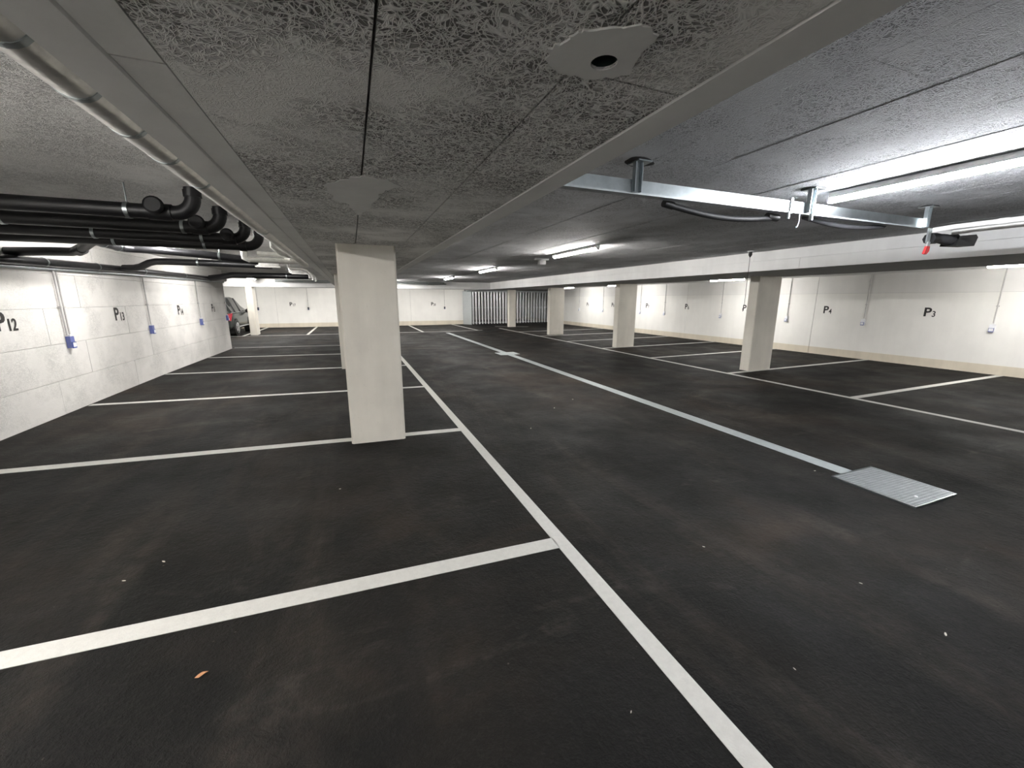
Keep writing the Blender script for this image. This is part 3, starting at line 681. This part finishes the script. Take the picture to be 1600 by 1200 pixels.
# side profile stations: (y along car, sill z, belt z, half width at belt)
st = [(0.0, .45, .78, .70), (.05, .36, .92, .80), (.25, .30, .98, .88), (.8, .28, 1.0, .92), (1.6, .27, .99, .92), (2.6, .27, .97, .92), (3.3, .28, .95, .90), (3.9, .30, .86, .86), (4.3, .36, .78, .76), (4.45, .45, .66, .62)]
vs = []; fs = []
for (yy, z0, z1, hw) in st:
    ring = [(-hw*.94, z0), (-hw, z0+.12), (-hw*1.0, (z0+z1)/2), (-hw*.97, z1), (-hw*.8, z1+.03), (hw*.8, z1+.03), (hw*.97, z1), (hw, (z0+z1)/2), (hw, z0+.12), (hw*.94, z0)]
    vs += [(xc+a, yr+yy, zf+b) for a, b in ring]
n = 10
fs = [(i*n+k, i*n+(k+1) % n, (i+1)*n+(k+1) % n, (i+1)*n+k) for i in range(len(st)-1) for k in range(n)] + [tuple(range(n-1, -1, -1)), tuple(range((len(st)-1)*n, len(st)*n))]
mb = MB(); mb.add(vs, fs, True); obj('body', mb, 'carpaint', car)
gh = [(.10, .98, .74), (.45, 1.45, .66), (.9, 1.60, .63), (1.7, 1.63, .63), (2.2, 1.58, .62), (2.75, 1.30, .66), (3.25, 1.00, .74)]
def cabin(shr, y_in, drop):
    vs = []
    for (yy, zt2, hw) in gh:
        yy = yy
        vs += [(xc-.90*min(1, .86+.14*(yy > .3))-shr, yr+yy, zf+.97), (xc-hw-shr, yr+yy, zf+zt2-drop), (xc+hw+shr, yr+yy, zf+zt2-drop), (xc+.90*min(1, .86+.14*(yy > .3))+shr, yr+yy, zf+.97)]
    m_ = len(gh)
    return MB().add(vs, [(i*4+k, i*4+(k+1) % 4, i*4+4+(k+1) % 4, i*4+4+k) for i in range(m_-1) for k in range(4)]+[(3, 2, 1, 0), (m_*4-4, m_*4-3, m_*4-2, m_*4-1)])
obj('windows', cabin(0, 0, .0), 'glass', car)
rf = []
for (yy, zt2, hw) in gh[:-1]:
    rf += [(xc-hw-.02, yr+yy, zf+zt2-.05), (xc-hw+.04, yr+yy, zf+zt2+.018), (xc+hw-.04, yr+yy, zf+zt2+.018), (xc+hw+.02, yr+yy, zf+zt2-.05)]
m_ = len(gh)-1
obj('roof', MB().add(rf, [(i*4+k, i*4+k+1, i*4+5+k, i*4+4+k) for i in range(m_-1) for k in range(3)], True), 'carpaint', car)
for s in (-1, 1):
    for y0, y1 in ((.95, 1.02), (1.85, 1.92)):
        obj('window_pillar', MB().tube([(xc+s*.905, yr+y0, zf+.97), (xc+s*.64, yr+y1, zf+1.6)], .03, 6), 'carblack', car)
    obj('window_trim', MB().tube([(xc+s*.90, yr+.2, zf+.99), (xc+s*.915, yr+3.1, zf+.985)], .012, 6), 'rim', car)
    obj('tail_light', MB().add([(xc+s*.935, yr+.30, zf+.98), (xc+s*.80, yr-.005, zf+.95), (xc+s*.80, yr-.005, zf+.68), (xc+s*.90, yr+.10, zf+.66), (xc+s*.60, yr+.2, zf+.8)], [(0, 1, 2, 3), (3, 2, 4), (0, 4, 1), (1, 4, 2), (0, 3, 4)]), 'tail', car)
    mr = obj('wing_mirror', MB().sphere((xc+s*1.0, yr+2.72, zf+1.02), .10, 12, 6).box(xc+s*.95-.05, xc+s*.95+.05, yr+2.7, yr+2.76, zf+.95, zf+1.0), 'carblack', car)
    obj('sill_trim', MB().tube([(xc+s*.925, yr+1.15, zf+.36), (xc+s*.925, yr+3.0, zf+.36)], .03, 8), 'rim', car)
    for yy in (.80, 3.45):
        wx = xc+s*.80
        obj('wheel_arch', MB().tube([(xc+s*.70, yr+yy, zf+.34), (xc+s*.935, yr+yy, zf+.34)], .40, 24), 'carblack', car)
        wh = obj('wheel', MB().tube([(wx-.09, yr+yy, zf+.33), (wx-.07, yr+yy, zf+.33), (wx+.12, yr+yy, zf+.33), (wx+.15, yr+yy, zf+.33)] if s > 0 else [(wx+.09, yr+yy, zf+.33), (wx+.07, yr+yy, zf+.33), (wx-.12, yr+yy, zf+.33), (wx-.15, yr+yy, zf+.33)], [.30, .33, .33, .30], 24), 'rubber', car)
        rm = MB()
        xo = wx+s*.152
        rm.tube([(xo-s*.01, yr+yy, zf+.33), (xo+s*.006, yr+yy, zf+.33)], .07, 14)
        for k in range(5):
            a = 2*math.pi*k/5; rm.tube([(xo, yr+yy, zf+.33), (xo, yr+yy+.22*math.cos(a), zf+.33+.22*math.sin(a))], .028, 6)
        for k in range(20):
            a, b_ = 2*math.pi*k/20, 2*math.pi*(k+1)/20
            rm.tube([(xo, yr+yy+.225*math.cos(a), zf+.33+.225*math.sin(a)), (xo, yr+yy+.225*math.cos(b_), zf+.33+.225*math.sin(b_))], .016, 6)
        obj('rim', rm, 'rim', wh)
obj('rear_bumper', B(xc-.78, xc+.78, yr-.05, yr+.06, zf+.36, zf+.58), 'carblack', car)
obj('number_plate', B(xc-.26, xc+.26, yr-.035, yr-.02, zf+.72, zf+.83), 'box_white', car)

# ---------------------------------------------------------------- bits on the floor
def on(x, y): return (x, y, fz(x, y))
lf = MB(); bx_, by_ = -.70, 1.765
lf.add([(bx_+a, by_+b, fz(bx_, by_)+.003+c) for a, b, c in ((-.022, -.004, 0), (-.004, -.014, .004), (.02, -.003, .012), (.026, .006, .006), (.004, .009, .009), (-.012, .006, .003), (0, 0, .013), (0, 0, 0))],
       [(0, 1, 6), (1, 2, 6), (2, 3, 6), (3, 4, 6), (4, 5, 6), (5, 0, 6), (1, 0, 7), (2, 1, 7), (3, 2, 7), (4, 3, 7), (5, 4, 7), (0, 5, 7)])
tag(obj('leaf_scrap', lf, 'leaf'), 'small dry orange leaf scrap on the asphalt in the nearest left bay', 'leaf')
for i, (x, y, s) in enumerate(((-1.156, 2.732, .012), (-1.289, 2.602, .010), (2.60, .764, .013), (2.05, 1.727, .008), (2.633, 1.14, .008), (2.75, 5.2, .012), (3.3, 5.6, .010), (4.10, 2.3, .011), (.9, 1.0, .006), (-.2, 3.4, .008), (2.0, 4.4, .010), (1.7, .9, .006))):
    z = fz(x, y)
    a = random.uniform(0, 3.1); ca, sa = math.cos(a), math.sin(a); el = 1.7; s = s*.6
    pts = [(x+ca*s*el*p-sa*s*q*.6, y+sa*s*el*p+ca*s*q*.6) for p, q in ((-1, -.3), (-.2, -1), (.9, -.5), (1, .4), (.1, 1), (-.8, .6))]
    tag(obj('debris_chip', MB().prism(pts, z+.0005, z+.0005+s*.4), 'chip'), 'tiny pale chip of debris lying on the dark asphalt', 'debris', 'pale chips scattered on the floor')
